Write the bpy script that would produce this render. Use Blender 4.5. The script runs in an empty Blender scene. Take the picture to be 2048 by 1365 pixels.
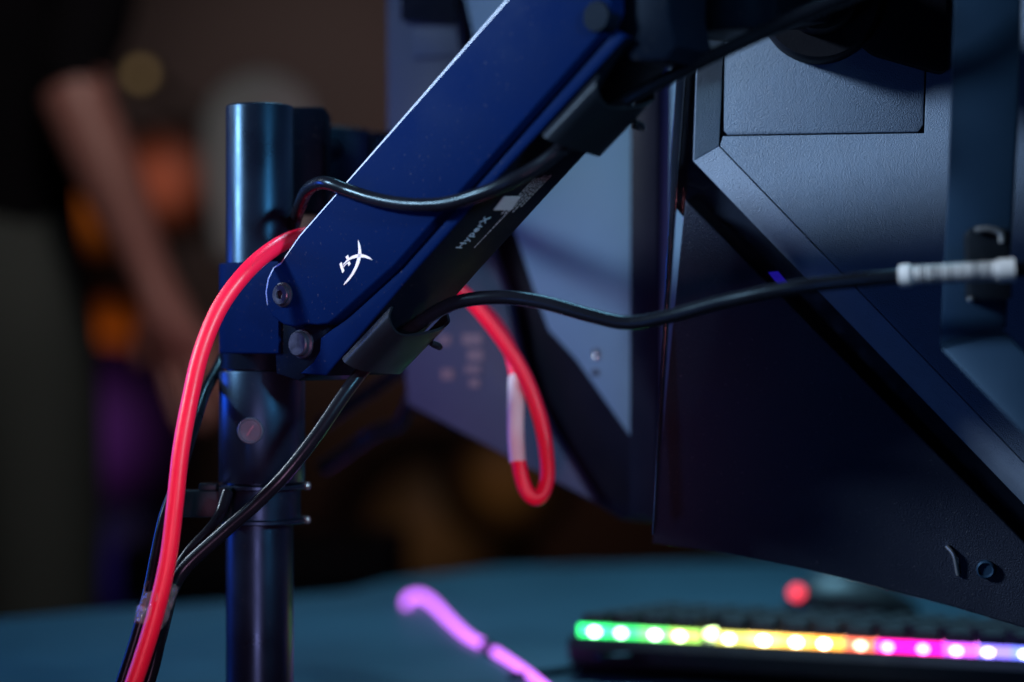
import bpy, bmesh, math, random
from mathutils import Vector, Matrix
random.seed(7)
sc = bpy.context.scene
COL = sc.collection

# ------------------------------------------------------------------ camera
CZ = 0.96                                  # camera height above the floor
LENS, SENS = 70.0, 36.0
W, H = 2048.0, 1365.0
FPX = LENS / SENS * W
cam_d = bpy.data.cameras.new('camera'); cam = bpy.data.objects.new('camera', cam_d); COL.objects.link(cam)
cam.location = (0, 0, CZ); cam.rotation_euler = (math.radians(90), 0, 0)
cam_d.lens = LENS; cam_d.sensor_width = SENS; cam_d.clip_start = 0.02; cam_d.clip_end = 100
cam_d.dof.use_dof = True; cam_d.dof.focus_distance = 0.972; cam_d.dof.aperture_fstop = 2.6
sc.camera = cam

# ------------------------------------------------------------------ world, lamps, exposure
world = bpy.data.worlds.new('World'); sc.world = world; world.use_nodes = True
bg = world.node_tree.nodes['Background']; bg.inputs[0].default_value = (0.10, 0.16, 0.40, 1); bg.inputs[1].default_value = 0.012

def lamp(name, kind, loc, target, energy, color, size=0.3, size_y=None, spot=None, blend=0.5):
    d = bpy.data.lights.new(name, kind); o = bpy.data.objects.new(name, d); COL.objects.link(o)
    d.energy = energy; d.color = color
    if kind == 'AREA':
        d.shape = 'RECTANGLE' if size_y else 'DISK'; d.size = size
        if size_y: d.size_y = size_y
    elif kind == 'SPOT':
        d.shadow_soft_size = size; d.spot_size = math.radians(spot); d.spot_blend = blend
    else:
        d.shadow_soft_size = size
    o.location = Vector(loc) + Vector((0, 0, CZ))
    v = Vector(target) - Vector(loc)
    o.rotation_euler = v.to_track_quat('-Z', 'Y').to_euler()
    return o
lamp('stage_spot', 'SPOT', (-1.70, 0.577, 0.84), (0.020, 0.97, 0.135), 425, (0.74, 0.87, 1.0), 0.17, spot=15.5, blend=1.0)
lamp('cable_fill', 'SPOT', (-0.15, -0.55, -0.20), (-0.10, 1.0, -0.06), 66, (1.0, 0.30, 0.40), 0.10, spot=15, blend=1.0)  # unseen front lamp added to brighten the red cable
lamp('rim_spot', 'SPOT', (-1.45, 1.60, 0.85), (-0.17, 0.95, -0.09), 55, (0.85, 0.92, 1.0), 0.10, spot=10, blend=0.8)
lamp('blue_fill', 'SPOT', (-0.80, -0.20, -0.45), (0.12, 0.99, 0.0), 16, (0.16, 0.34, 1.0), 0.2, spot=15, blend=1.0)
lamp('edge_spot', 'SPOT', (-1.48, 1.70, 0.85), (0.01, 0.91, 0.14), 7, (0.80, 0.90, 1.0), 0.14, spot=10, blend=0.8)
lamp('blue_wash', 'SPOT', (-1.5, 1.55, 0.15), (-0.05, 1.0, 0.0), 34, (0.02, 0.13, 1.0), 0.25, spot=50)
lamp('side_spot', 'SPOT', (1.0, -0.45, 0.62), (-0.14, 1.03, 0.02), 190, (0.50, 0.82, 1.0), 0.12, spot=9, blend=0.8)
lamp('table_panel', 'SPOT', (0.15, 2.0, 1.6), (0.10, 1.45, -0.21), 170, (0.30, 0.72, 1.0), 0.3, spot=46, blend=0.9)
lamp('person_fill', 'SPOT', (-0.30, 1.45, 0.95), (-0.47, 2.45, -0.02), 17, (1.0, 0.84, 0.78), 0.1, spot=62, blend=0.8)  # unseen warm spot added to brighten the person and the chair
lamp('hall_light', 'SPOT', (-0.2, 4.3, 1.3), (-0.62, 6.0, 0.72), 34, (1.0, 0.74, 0.70), 0.3, spot=52, blend=1.0)
lamp('hall_low_light', 'SPOT', (0.3, 4.6, 0.5), (0.0, 6.0, -0.1), 9, (1.0, 0.45, 0.25), 0.3, spot=70, blend=1.0)
vs = sc.view_settings
vs.view_transform = 'Standard'; vs.look = 'None'; vs.exposure = 0; vs.gamma = 1
try: vs.use_curve_mapping = False
except Exception: pass
sc.cycles.use_denoising = True
sc.cycles.max_bounces = 6
sc.cycles.sample_clamp_indirect = 6

# ------------------------------------------------------------------ helpers
ORI = Vector((0, 0, CZ))
def ray(px, py): return Vector(((px - W/2)/FPX, 1.0, -(py - H/2)/FPX))
def P(px, py, d): return ORI + ray(px, py) * d
class Plane:
    def __init__(s, p0, n): s.p = Vector(p0); s.n = Vector(n).normalized()     # n looks towards the camera
    def at(s, px, py, off=0.0):                                                # off > 0 lies behind the plane
        r = ray(px, py); q = s.p - s.n*off
        return ORI + r * ((q - ORI).dot(s.n) / r.dot(s.n))
def plane3(a, b, c):
    n = (b-a).cross(c-a).normalized()
    if n.y > 0: n = -n
    return Plane(a, n)

def mesh_obj(name, bm, mat, parent=None, smooth=None):
    me = bpy.data.meshes.new(name)
    bmesh.ops.recalc_face_normals(bm, faces=bm.faces[:])
    bm.to_mesh(me); bm.free()
    if mat: me.materials.append(mat)
    if smooth is not None:
        me.polygons.foreach_set('use_smooth', [True]*len(me.polygons))
        me.set_sharp_from_angle(angle=math.radians(smooth))
    o = bpy.data.objects.new(name, me); COL.objects.link(o)
    if parent: 
        o.parent = parent; o.matrix_parent_inverse = parent.matrix_basis.inverted()
    return o
def thing(name, label, cat, loc, group=None):
    o = bpy.data.objects.new(name, None); COL.objects.link(o); o.location = loc; o.empty_display_size = 0.02
    return tag(o, label, cat, group)
def tag(o, label, cat, group=None):
    o['label'] = label; o['category'] = cat
    if group: o['group'] = group
    return o
def prism(bm, pts, back, bev=0.0, seg=2, bmat=0):
    """outline pts (3D) swept along vector back"""
    a = [bm.verts.new(p) for p in pts]; b = [bm.verts.new(p + back) for p in pts]
    n = len(pts); fs = [bm.faces.new(a), bm.faces.new(b[::-1])]
    es = set()
    for i in range(n):
        f = bm.faces.new((a[i], b[i], b[(i+1) % n], a[(i+1) % n])); fs.append(f)
    if bev:
        bmesh.ops.recalc_face_normals(bm, faces=fs)
        ed = [e for f in fs[:2] for e in f.edges]
        res = bmesh.ops.bevel(bm, geom=list(set(ed)), offset=bev, segments=seg, profile=0.5, affect='EDGES', clamp_overlap=not bmat)
        if bmat:
            for f in res['faces']: f.material_index = bmat
    return bm
def box(bm, c, x, y, z, sx, sy, sz, bev=0.0, seg=2):
    """box at centre c with axis vectors x,y,z and full sizes"""
    x, y, z = x*sx/2, y*sy/2, z*sz/2
    prism(bm, [c-x-z-y, c+x-z-y, c+x+z-y, c-x+z-y], y*2, bev, seg)
def frame_of(d):
    d = d.normalized(); u = d.orthogonal().normalized(); return u, d.cross(u)
def lathe(bm, c, axis, prof, seg=48, cap=True):
    """prof = [(r, t along axis)]"""
    u, v = frame_of(axis); ax = axis.normalized(); rings = []
    for r, t in prof:
        rings.append([bm.verts.new(c + ax*t + (u*math.cos(k*2*math.pi/seg) + v*math.sin(k*2*math.pi/seg))*r) for k in range(seg)])
    for a, b in zip(rings, rings[1:]):
        for k in range(seg): bm.faces.new((a[k], a[(k+1) % seg], b[(k+1) % seg], b[k]))
    if cap: bm.faces.new(rings[0][::-1]); bm.faces.new(rings[-1])
def catmull(pts, n=10):
    out = []
    q = [pts[0]*2 - pts[1]] + pts + [pts[-1]*2 - pts[-2]]
    for i in range(1, len(q)-2):
        p0, p1, p2, p3 = q[i-1:i+3]
        for k in range(n):
            t = k/n
            out.append(0.5*((2*p1) + (p2-p0)*t + (2*p0-5*p1+4*p2-p3)*t*t + (3*p1-p0-3*p2+p3)*t**3))
    out.append(pts[-1]); return out
def tube(bm, pts, r, seg=16, n=10, rfun=None, smooth=True):
    ps = catmull(pts, n) if smooth else pts
    t0 = (ps[1]-ps[0]).normalized(); u, v = frame_of(t0); rings = []
    for i, p in enumerate(ps):
        t = (ps[min(i+1, len(ps)-1)] - ps[max(i-1, 0)]).normalized()
        u = (u - t*u.dot(t)).normalized(); v = t.cross(u)
        rr = rfun(i/(len(ps)-1)) if rfun else r
        rings.append([bm.verts.new(p + (u*math.cos(k*2*math.pi/seg) + v*math.sin(k*2*math.pi/seg))*rr) for k in range(seg)])
    for a, b in zip(rings, rings[1:]):
        for k in range(seg): bm.faces.new((a[k], a[(k+1) % seg], b[(k+1) % seg], b[k]))
    bm.faces.new(rings[0][::-1]); bm.faces.new(rings[-1])
def rounded(pts, r, n=5, skip=()):
    """round the corners of a 3D polygon that lies in one plane"""
    out = []; m = len(pts)
    for i, p in enumerate(pts):
        if i in skip: out.append(p); continue
        a, b = pts[i-1], pts[(i+1) % m]
        rr = r[i] if isinstance(r, (list, tuple)) else r
        la, lb = (a-p).length, (b-p).length
        k = min(rr, la*0.45, lb*0.45)
        s, e = p + (a-p).normalized()*k, p + (b-p).normalized()*k
        for j in range(n+1):
            t = j/n; out.append(s*(1-t)**2 + p*2*t*(1-t) + e*t*t)
    return out
EX, EY, EZ = Vector((1,0,0)), Vector((0,1,0)), Vector((0,0,1))

# ------------------------------------------------------------------ materials
def mat(name, color, rough=0.5, metal=0.0, bump=0.0, bscale=900, vary=0.12, vscale=40, spec=0.5, coat=0.0, emit=None, estr=0.0, rvary=0.08, detail=3, speck=0.0, stint=None):
    m = bpy.data.materials.new(name); m.use_nodes = True; nt = m.node_tree; b = nt.nodes['Principled BSDF']; L = nt.links.new
    b.inputs['Base Color'].default_value = (*color, 1); b.inputs['Roughness'].default_value = rough
    b.inputs['Metallic'].default_value = metal; b.inputs['Specular IOR Level'].default_value = spec
    b.inputs['Coat Weight'].default_value = coat
    if stint: b.inputs['Specular Tint'].default_value = (*stint, 1)
    tc = nt.nodes.new('ShaderNodeTexCoord')
    if vary or rvary:
        n = nt.nodes.new('ShaderNodeTexNoise'); n.inputs['Scale'].default_value = vscale; n.inputs['Detail'].default_value = 5
        L(tc.outputs['Object'], n.inputs['Vector'])
        mx = nt.nodes.new('ShaderNodeMix'); mx.data_type = 'RGBA'
        mx.inputs[6].default_value = (*[c*(1-vary) for c in color], 1); mx.inputs[7].default_value = (*[min(1, c*(1+vary)) for c in color], 1)
        L(n.outputs['Fac'], mx.inputs[0]); last = mx.outputs[2]
        mr = nt.nodes.new('ShaderNodeMapRange'); mr.inputs[1].default_value = 0.3; mr.inputs[2].default_value = 0.7
        mr.inputs[3].default_value = max(0.02, rough-rvary); mr.inputs[4].default_value = min(1, rough+rvary)
        L(n.outputs['Fac'], mr.inputs[0]); L(mr.outputs[0], b.inputs['Roughness'])
        if speck:                                  # fine dust grains lying on the surface
            d = nt.nodes.new('ShaderNodeTexNoise'); d.inputs['Scale'].default_value = 620; d.inputs['Detail'].default_value = 1
            L(tc.outputs['Object'], d.inputs['Vector'])
            r = nt.nodes.new('ShaderNodeMapRange'); r.inputs[1].default_value = 0.70; r.inputs[2].default_value = 0.80; r.inputs[3].default_value = 0; r.inputs[4].default_value = speck
            L(d.outputs['Fac'], r.inputs[0])
            m2 = nt.nodes.new('ShaderNodeMix'); m2.data_type = 'RGBA'; m2.inputs[7].default_value = (0.35, 0.36, 0.38, 1)
            L(last, m2.inputs[6]); L(r.outputs[0], m2.inputs[0]); last = m2.outputs[2]
        L(last, b.inputs['Base Color'])
    if bump:
        n2 = nt.nodes.new('ShaderNodeTexNoise'); n2.inputs['Scale'].default_value = bscale; n2.inputs['Detail'].default_value = detail
        L(tc.outputs['Object'], n2.inputs['Vector'])
        bp = nt.nodes.new('ShaderNodeBump'); bp.inputs['Strength'].default_value = bump; bp.inputs['Distance'].default_value = 0.0005
        L(n2.outputs['Fac'], bp.inputs['Height']); L(bp.outputs[0], b.inputs['Normal'])
    if emit:
        b.inputs['Emission Color'].default_value = (*emit, 1); b.inputs['Emission Strength'].default_value = estr
    return m
M = {}
M['arm'] = mat('arm_coat_blue_lit', (0.0008, 0.0066, 0.045), 0.55, spec=0.03, stint=(0.1, 0.4, 1.0), bump=0.06, bscale=1800, vary=0.15, speck=0.05)  # blue light falling on the black metal is put into this colour
M['edge'] = mat('edge_highlight', (0.30, 0.36, 0.46), 0.50, metal=0.8, vary=0.1)  # paler than the arm, paints in its top-edge highlight
M['arm_dark'] = mat('arm_dark_coat', (0.002, 0.004, 0.010), 0.40, spec=0.03, stint=(0.3, 0.6, 1.0), bump=0.12, bscale=1800, speck=0.05)
M['pole'] = mat('pole_coat', (0.004, 0.006, 0.014), 0.34, spec=0.5, stint=(0.14, 0.52, 1.0), bump=0.10, bscale=1500, speck=0.04)
M['clip'] = mat('clip_plastic', (0.005, 0.007, 0.011), 0.42, spec=0.16, stint=(0.5, 0.75, 1.0), bump=0.2, bscale=1200)
M['bolt'] = mat('bolt_steel', (0.16, 0.16, 0.19), 0.34, metal=0.85, bump=0.1, bscale=700, vary=0.3, vscale=300)
M['screw'] = mat('screw_zinc', (0.028, 0.050, 0.085), 0.5, metal=0.2, vary=0.35, vscale=260)
M['bolt_dark'] = mat('bolt_blackened', (0.022, 0.030, 0.055), 0.38, metal=0.5, vary=0.35, vscale=300)
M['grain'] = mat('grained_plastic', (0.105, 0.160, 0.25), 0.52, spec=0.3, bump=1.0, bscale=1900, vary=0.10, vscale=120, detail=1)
M['grain_lit'] = mat('grained_plastic_lit', (0.19, 0.26, 0.37), 0.52, spec=0.3, bump=1.0, bscale=1900, vary=0.10, vscale=120, detail=1)  # same plastic made paler, painting in the stronger light on the ridge strips
M['grain_shade'] = mat('grained_plastic_shaded', (0.016, 0.020, 0.036), 0.50, spec=0.3, stint=(0.5, 0.7, 1.0), bump=0.9, bscale=1500, vary=0.15, detail=1, speck=0.12)  # darker copy of the grained plastic, with the lower panel's shade put in
M['gloss'] = mat('gloss_black', (0.008, 0.012, 0.022), 0.14, vary=0.1, rvary=0.05, vscale=90, coat=0.5, bump=0.05, bscale=120)
M['matte'] = mat('matte_black', (0.004, 0.005, 0.009), 0.6, spec=0.1, bump=0.2, bscale=900)
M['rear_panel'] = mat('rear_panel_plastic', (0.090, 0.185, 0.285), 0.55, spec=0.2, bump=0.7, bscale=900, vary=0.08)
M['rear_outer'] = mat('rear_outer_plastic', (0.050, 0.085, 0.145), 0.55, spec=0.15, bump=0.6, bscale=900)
M['groove'] = mat('groove_black', (0.0035, 0.005, 0.014), 0.5, spec=0.08)
M['rubber'] = mat('cable_rubber', (0.005, 0.006, 0.010), 0.28, spec=0.2, stint=(0.4, 0.75, 1.0), bump=0.08, bscale=500, vary=0.3)
M['red'] = mat('red_cable_rubber', (0.95, 0.010, 0.060), 0.36, bump=0.15, bscale=350, vary=0.06)
M['white_print'] = mat('white_print', (0.66, 0.67, 0.72), 0.55, vary=0.04)
M['grey_print'] = mat('grey_print', (0.30, 0.34, 0.40), 0.6, vary=0.25, vscale=900)
M['blue_print'] = mat('blue_print', (0.26, 0.40, 0.52), 0.6)
M['faint_print'] = mat('faint_print', (0.14, 0.16, 0.20), 0.6)
M['tag_white'] = mat('white_tag', (0.70, 0.71, 0.74), 0.5, vary=0.05)
M['tag_black'] = mat('tag_ink', (0.08, 0.08, 0.09), 0.5)
M['bracket'] = mat('bracket_steel', (0.010, 0.026, 0.055), 0.45, spec=0.25, stint=(0.3, 0.6, 1.0), bump=0.1, bscale=900)
M['steel'] = mat('bare_steel', (0.55, 0.58, 0.60), 0.3, metal=0.9)
M['table'] = mat('table_laminate', (0.022, 0.062, 0.088), 0.50, spec=0.3, bump=0.15, bscale=700, vary=0.28, vscale=7)
M['table_edge'] = mat('table_edge', (0.10, 0.11, 0.12), 0.5)
M['key'] = mat('keycap_plastic', (0.014, 0.014, 0.016), 0.5, bump=0.1)
M['kb_body'] = mat('keyboard_body', (0.012, 0.012, 0.014), 0.45)
M['wall'] = mat('hall_wall', (0.10, 0.085, 0.08), 0.8, vary=0.35, vscale=1.3, bump=0.1, bscale=60)
M['floor'] = mat('hall_floor', (0.07, 0.06, 0.055), 0.6, vary=0.3, vscale=4)
M['skin'] = mat('skin', (0.29, 0.135, 0.115), 0.5, vary=0.08)
M['shirt'] = mat('black_shirt', (0.0025, 0.0025, 0.004), 0.9, spec=0.08)
M['trouser'] = mat('grey_trouser', (0.048, 0.062, 0.058), 0.85, vary=0.15, vscale=8)
M['hair'] = mat('hair', (0.012, 0.009, 0.008), 0.5)
M['shoe'] = mat('shoe', (0.03, 0.03, 0.03), 0.5)
M['pale'] = mat('pale_upholstery', (0.40, 0.49, 0.50), 0.75, vary=0.1, vscale=9)
def emat(name, c, s, base=(0.02,0.02,0.02)): return mat(name, base, 0.4, vary=0.0, rvary=0.0, emit=c, estr=s)

# ------------------------------------------------------------------ setting: floor, far wall, table
TZ = CZ - 0.21                                         # table top height
bm = bmesh.new(); prism(bm, [Vector((-6,-3,0)), Vector((6,-3,0)), Vector((6,8,0)), Vector((-6,8,0))], Vector((0,0,-0.1)))
f = mesh_obj('floor', bm, M['floor']); f['kind'] = 'structure'
bm = bmesh.new(); prism(bm, [Vector((-6,6.0,0.004)), Vector((6,6.0,0.004)), Vector((6,6.0,3.4)), Vector((-6,6.0,3.4))], Vector((0,0.15,0)))
w = mesh_obj('wall', bm, M['wall']); w['kind'] = 'structure'

tbl = thing('table', 'grey laminate table under the keyboard, screens and black pole', 'table', (0.2, 1.2, 0))
tp = Plane((0, 0, TZ), (0, 0, 1))
far = [tp.at(-260, 1262), tp.at(230, 1216), tp.at(480, 1200), tp.at(690, 1183), tp.at(760, 1163), tp.at(1000, 1133), tp.at(1500, 1122), tp.at(2250, 1112)]
near = [Vector((far[-1].x, 0.80, TZ)), Vector((far[0].x, 0.80, TZ))]
bm = bmesh.new(); prism(bm, rounded(far + near, 0.02, 4), Vector((0,0,-0.028)), 0.003)
mesh_obj('table_top', bm, M['table'], tbl, 40)
for x, y in ((far[0].x+0.08, 0.9), (far[-1].x-0.08, 0.9), (far[0].x+0.08, 1.42), (far[-1].x-0.1, 1.8)):
    bm = bmesh.new(); box(bm, Vector((x, y, (TZ-0.028)/2)), EX, EY, EZ, 0.05, 0.05, TZ-0.030, 0.004)
    mesh_obj('leg', bm, M['table_edge'], tbl, 40)

# ------------------------------------------------------------------ pole with collar, clamp rings
PX, PD = 519.5, 1.03
AX = P(PX, 682.5, PD); AX.z = 0
def zy(py, d=PD): return CZ - (py - H/2)/FPX*d
pole = thing('pole', 'upright round black metal pole carrying the monitor arm', 'pole', (AX.x, AX.y, TZ))
bm = bmesh.new()
lathe(bm, Vector((AX.x, AX.y, 0)), EZ, [(0.0160, TZ+0.012), (0.0174, TZ+0.013), (0.0174, zy(212)-0.0012), (0.0169, zy(212)-0.0003), (0.0160, zy(212)), (0.0150, zy(212)), (0.0146, zy(212)-0.002), (0.0, zy(212)-0.004)], 64, cap=False)
mesh_obj('tube', bm, M['pole'], pole, 50)
bm = bmesh.new(); box(bm, Vector((AX.x, AX.y, TZ+0.0065)), EX, EY, EZ, 0.11, 0.10, 0.012, 0.003)
mesh_obj('base_plate', bm, M['pole'], pole, 40)
XS = AX.x + 0.0012
bm = bmesh.new()
lathe(bm, Vector((XS, AX.y, 0)), EZ, [(0.0175, zy(963)), (0.0218, zy(963)), (0.0222, zy(961)), (0.0222, zy(746)), (0.0217, zy(742)), (0.0175, zy(741))], 64)
sl = mesh_obj('sleeve', bm, M['pole'], pole, 40)
sc_c = Vector((XS, AX.y, 0)) + Vector((math.sin(-0.14), -math.cos(0.14), 0))*0.0215; sc_c.z = zy(858)
sa = Vector((math.sin(-0.14), -math.cos(0.14), 0))
bm = bmesh.new(); lathe(bm, sc_c, sa, [(0.0068, -0.002), (0.0068, 0.0010), (0.0063, 0.0016), (0.0058, 0.0016), (0.0054, 0.0010), (0.0001, 0.0010)], 40)
sp = mesh_obj('screw', bm, M['screw'], sl, 30)
bm = bmesh.new(); box(bm, sc_c + sa*0.0011, Vector((0.55, 0, 0.83)), sa, Vector((0.83, 0, -0.55)), 0.006, 0.0006, 0.0007)
o = mesh_obj('screw_slot', bm, M['bolt_dark'], sl)
cl = mesh_obj('clamp_band', (lambda b: (lathe(b, Vector((XS, AX.y, 0)), EZ, [(0.0176, zy(1040)), (0.0200, zy(1040)), (0.0200, zy(975)), (0.0176, zy(975))], 56), b)[1])(bmesh.new()), M['pole'], pole, 40)
for py in (972, 1040):
    z = zy(py)
    bm = bmesh.new(); lathe(bm, Vector((XS, AX.y, 0)), EZ, [(0.0190, z-0.0013), (0.0226, z-0.0013), (0.0234, z-0.0007), (0.0234, z+0.0007), (0.0226, z+0.0013), (0.0190, z+0.0013)], 56)
    mesh_obj('flange', bm, M['pole'], cl, 40)
    bm = bmesh.new(); lathe(bm, Vector((XS+0.0232, AX.y-0.002, z+0.0002)), Vector((0.9,-0.4,0)), [(0.0012,-0.002), (0.0019,-0.001), (0.0019,0.0012), (0.0010,0.002)], 16)
    mesh_obj('flange_rivet', bm, M['steel'], cl, 40)
# cable hook on the clamp
hk0 = Vector((XS-0.0215, AX.y-0.012, zy(1003)))
bm = bmesh.new()
box(bm, hk0 + Vector((-0.008, -0.001, 0)), EX, EY, EZ, 0.020, 0.012, 0.0135, 0.0012)
hk = mesh_obj('cable_hook', bm, M['clip'], pole, 40)
bm = bmesh.new(); box(bm, hk0 + Vector((0.0055, -0.0035, 0.0)), EX, EY, EZ, 0.007, 0.012, 0.0175, 0.0012)
mesh_obj('hook_lug', bm, M['clip'], hk, 40)
bm = bmesh.new(); box(bm, hk0 + Vector((-0.004, -0.001, 0.0085)), EX, EY, EZ, 0.009, 0.010, 0.0035, 0.001)
mesh_obj('hook_latch', bm, M['clip'], hk, 40)

# ------------------------------------------------------------------ monitor arm
YAW = math.radians(38)
U = Vector((math.cos(YAW), -math.sin(YAW), 0)); N = Vector((-math.sin(YAW), -math.cos(YAW), 0)); BK = -N
A = Plane(P(563, 588, 0.985), N)
arm = thing('monitor_support', 'blue-lit black monitor arm slanting up from the pole, white crossed emblem', 'monitor arm', (AX.x, AX.y, zy(740)))
def face(pts, off=0.0): return [A.at(x, y, off) for x, y in pts]
e1 = (A.at(1010, 0) - A.at(597, 470)).normalized(); e2 = e1.cross(N).normalized()
if e2.z > 0: e2 = -e2
# upper shroud
c = (566, 592); arc = []
for k in range(0, 15):
    a = math.radians(158 - k*(158-(-78)) / 14 * 1.0)
    pass
sh = [(1108, -112), (1013, -4), (597, 470), (560, 524), (545, 534), (534, 556), (529, 585), (532, 612), (545, 635), (566, 650), (590, 655), (612, 649), (634, 651), (655, 648), (672, 636), (790, 530), (1190, 82), (1212, 52), (1224, 20), (1222, -60), (1190, -110)]
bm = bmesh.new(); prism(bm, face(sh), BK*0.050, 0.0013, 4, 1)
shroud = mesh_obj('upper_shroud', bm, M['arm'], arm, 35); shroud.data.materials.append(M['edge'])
for p in shroud.data.polygons:                       # only the upper chamfer keeps the painted highlight
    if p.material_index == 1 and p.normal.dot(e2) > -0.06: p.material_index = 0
# lower link bar
lb = [(598, 748), (625, 725), (638, 702), (640, 676), (668, 655), (700, 632), (806, 536), (1200, 92), (1232, 62), (1252, 74), (990, 362), (830, 542), (690, 706), (652, 752)]
bm = bmesh.new(); prism(bm, face(lb, 0.0035), BK*0.046, 0.0012, 3)
link = mesh_obj('lower_link', bm, M['arm'], arm, 35); link.data.materials.append(M['arm_dark'])
for p in link.data.polygons:                         # underside painted darker, without the blue light put into the face
    if p.normal.dot(e2) > 0.8: p.material_index = 1
# dark inner core that shows in the slot between both
bm = bmesh.new(); prism(bm, face([(640, 600), (1180, 0), (1215, 60), (690, 660)], 0.012), BK*0.030)
mesh_obj('spring_core', bm, M['matte'], arm)
# clevis and collar block on the pole
bm = bmesh.new(); prism(bm, face([(546, 620), (655, 640), (652, 700), (628, 745), (596, 762), (552, 748)], 0.0060), BK*0.036, 0.001, 2)
mesh_obj('clevis', bm, M['arm_dark'], arm, 35)
blk = []
axp = Vector((XS, AX.y, 0)); rb = 0.0220
for k in range(0, 25):                              # round back of the collar, tangent to the flat front
    a = math.atan2(N.y, N.x) - k*math.pi/24
    blk.append(axp + Vector((math.cos(a), math.sin(a), 0))*rb)
t0 = axp + N*rb
endp = t0 + U*0.0335
blk = [endp + BK*0.012, endp] + blk + [axp - N*rb + U*0.012]
top = zy(525, 1.012)
pts = [Vector((p.x, p.y, top)) for p in blk]
bm = bmesh.new(); prism(bm, pts, Vector((0, 0, zy(708, 1.012)-top)), 0.0011, 3)
collar = mesh_obj('collar', bm, M['arm'], arm, 35)
bm = bmesh.new(); lathe(bm, Vector((XS, AX.y, 0)), EZ, [(0.0176, zy(738)), (0.0214, zy(738)), (0.0214, zy(706)), (0.0176, zy(706))], 48)
mesh_obj('bearing', bm, M['arm_dark'], arm, 40)
# bolts
def bolt(px, py, off, r, h, m, socket=True):
    q = A.at(px, py, off); bm = bmesh.new()
    pr = [(r*1.18, -0.001), (r*1.18, h*0.25), (r*1.06, h*0.35), (r, h*0.4), (r, h*0.85), (r*0.9, h)]
    if socket: pr += [(r*0.42, h), (r*0.36, h*0.35), (0.0001, h*0.3)]
    else: pr += [(0.0001, h)]
    lathe(bm, q, N, pr, 40, cap=False)
    return mesh_obj('bolt', bm, m, arm, 35)
bolt(567, 590, 0.0, 0.0052, 0.0030, M['bolt_dark'])
bolt(606, 688, 0.0060, 0.0062, 0.0045, M['bolt_dark'], False)
# end knuckle and head towards the screen
bm = bmesh.new(); prism(bm, face([(1218, -240), (1345, -240), (1338, 30), (1352, 92), (1330, 122), (1262, 122), (1232, 84), (1215, 40)], 0.009), BK*0.030, 0.0015, 2)
mesh_obj('end_knuckle', bm, M['arm_dark'], arm, 35)
q = A.at(1206, 36, 0.004); bm = bmesh.new(); lathe(bm, q, N, [(0.0072,-0.003), (0.0072,0.0035), (0.0066,0.0055), (0.0001,0.0055)], 40)
mesh_obj('pivot_pin', bm, M['arm_dark'], arm, 35)
cyl = P(1470, 72, 0.905)
bm = bmesh.new(); lathe(bm, cyl, EZ, [(0.0170, 0.0), (0.0195, 0.0008), (0.0200, 0.0024), (0.0200, 0.09)], 48)
mesh_obj('swivel', bm, M['arm_dark'], arm, 35)
bm = bmesh.new(); prism(bm, [P(1330, -60, 0.885), P(1420, -60, 0.905), P(1420, -170, 0.905), P(1330, -170, 0.885)], Vector((0, 0.02, 0)), 0.002)
mesh_obj('swivel_link', bm, M['arm_dark'], arm, 35)

# emblem printed on the shroud, traced strokes laid 0.2 mm proud
def emb(pts): return [A.at(640+x/10.5, 460+y/10.5, -0.0002) for x, y in pts]
def inlay(name, pts, m, parent, back=None):
    bm = bmesh.new(); prism(bm, pts, back or BK*0.00035); return mesh_obj(name, bm, m, parent)
inlay('emblem_blade', emb([(800,212),(828,285),(848,360),(860,430),(862,510),(850,600),(826,690),(792,775),(745,865),(690,955),(625,1040),(560,1110),(492,1168),(520,1108),(592,1015),(655,925),(702,835),(740,745),(770,650),(790,565),(803,480),(806,400),(800,310)]), M['white_print'], shroud)
inlay('emblem_cross', emb([(1098,630),(1045,582),(985,545),(920,522),(855,510),(790,513),(725,529),(660,558),(600,600),(540,655),(484,722),(492,738),(545,690),(603,647),(660,617),(720,598),(790,584),(860,579),(930,586),(1010,606)]), M['white_print'], shroud)
inlay('emblem_bar', emb([(406,716),(452,678),(507,862),(470,912)]), M['white_print'], shroud)
inlay('emblem_tick', emb([(534,572),(586,528),(607,600),(558,622)]), M['white_print'], shroud)
inlay('emblem_hook', emb([(490,762),(540,715),(612,660),(642,716),(600,765),(580,706),(535,742),(494,788)]), M['white_print'], shroud)

# underside of the link: printed words and a pale block of marks
lowline = (A.at(990, 362, 0.0035) + A.at(830, 542, 0.0035))/2
def under(px, py, lift=0.0003):                     # point of the underside seen at a pixel
    pl = Plane(lowline, -e2 if e2.y > 0 else e2)
    return pl.at(px, py, -lift)
def text_mesh(name, body, size, m, parent, org, xdir, ydir, extr=0.0001):
    cu = bpy.data.curves.new(name, 'FONT'); cu.body = body; cu.size = size; cu.extrude = extr; cu.space_character = 1.1
    ob = bpy.data.objects.new(name, cu); COL.objects.link(ob)
    dg = bpy.context.evaluated_depsgraph_get(); me = bpy.data.meshes.new_from_object(ob.evaluated_get(dg))
    bpy.data.objects.remove(ob); bpy.data.curves.remove(cu)
    zd = xdir.cross(ydir).normalized()
    me.transform(Matrix((( xdir.x, ydir.x, zd.x, org.x), (xdir.y, ydir.y, zd.y, org.y), (xdir.z, ydir.z, zd.z, org.z), (0,0,0,1))))
    me.materials.clear(); me.materials.append(m)
    o = bpy.data.objects.new(name, me); COL.objects.link(o); o.parent = parent; o.matrix_parent_inverse = parent.matrix_basis.inverted()
    return o
org = under(922, 498, 0.0003)
text_mesh('printed_name', 'HyperX', 0.0066, M['blue_print'], link, org, e1, N)
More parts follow.
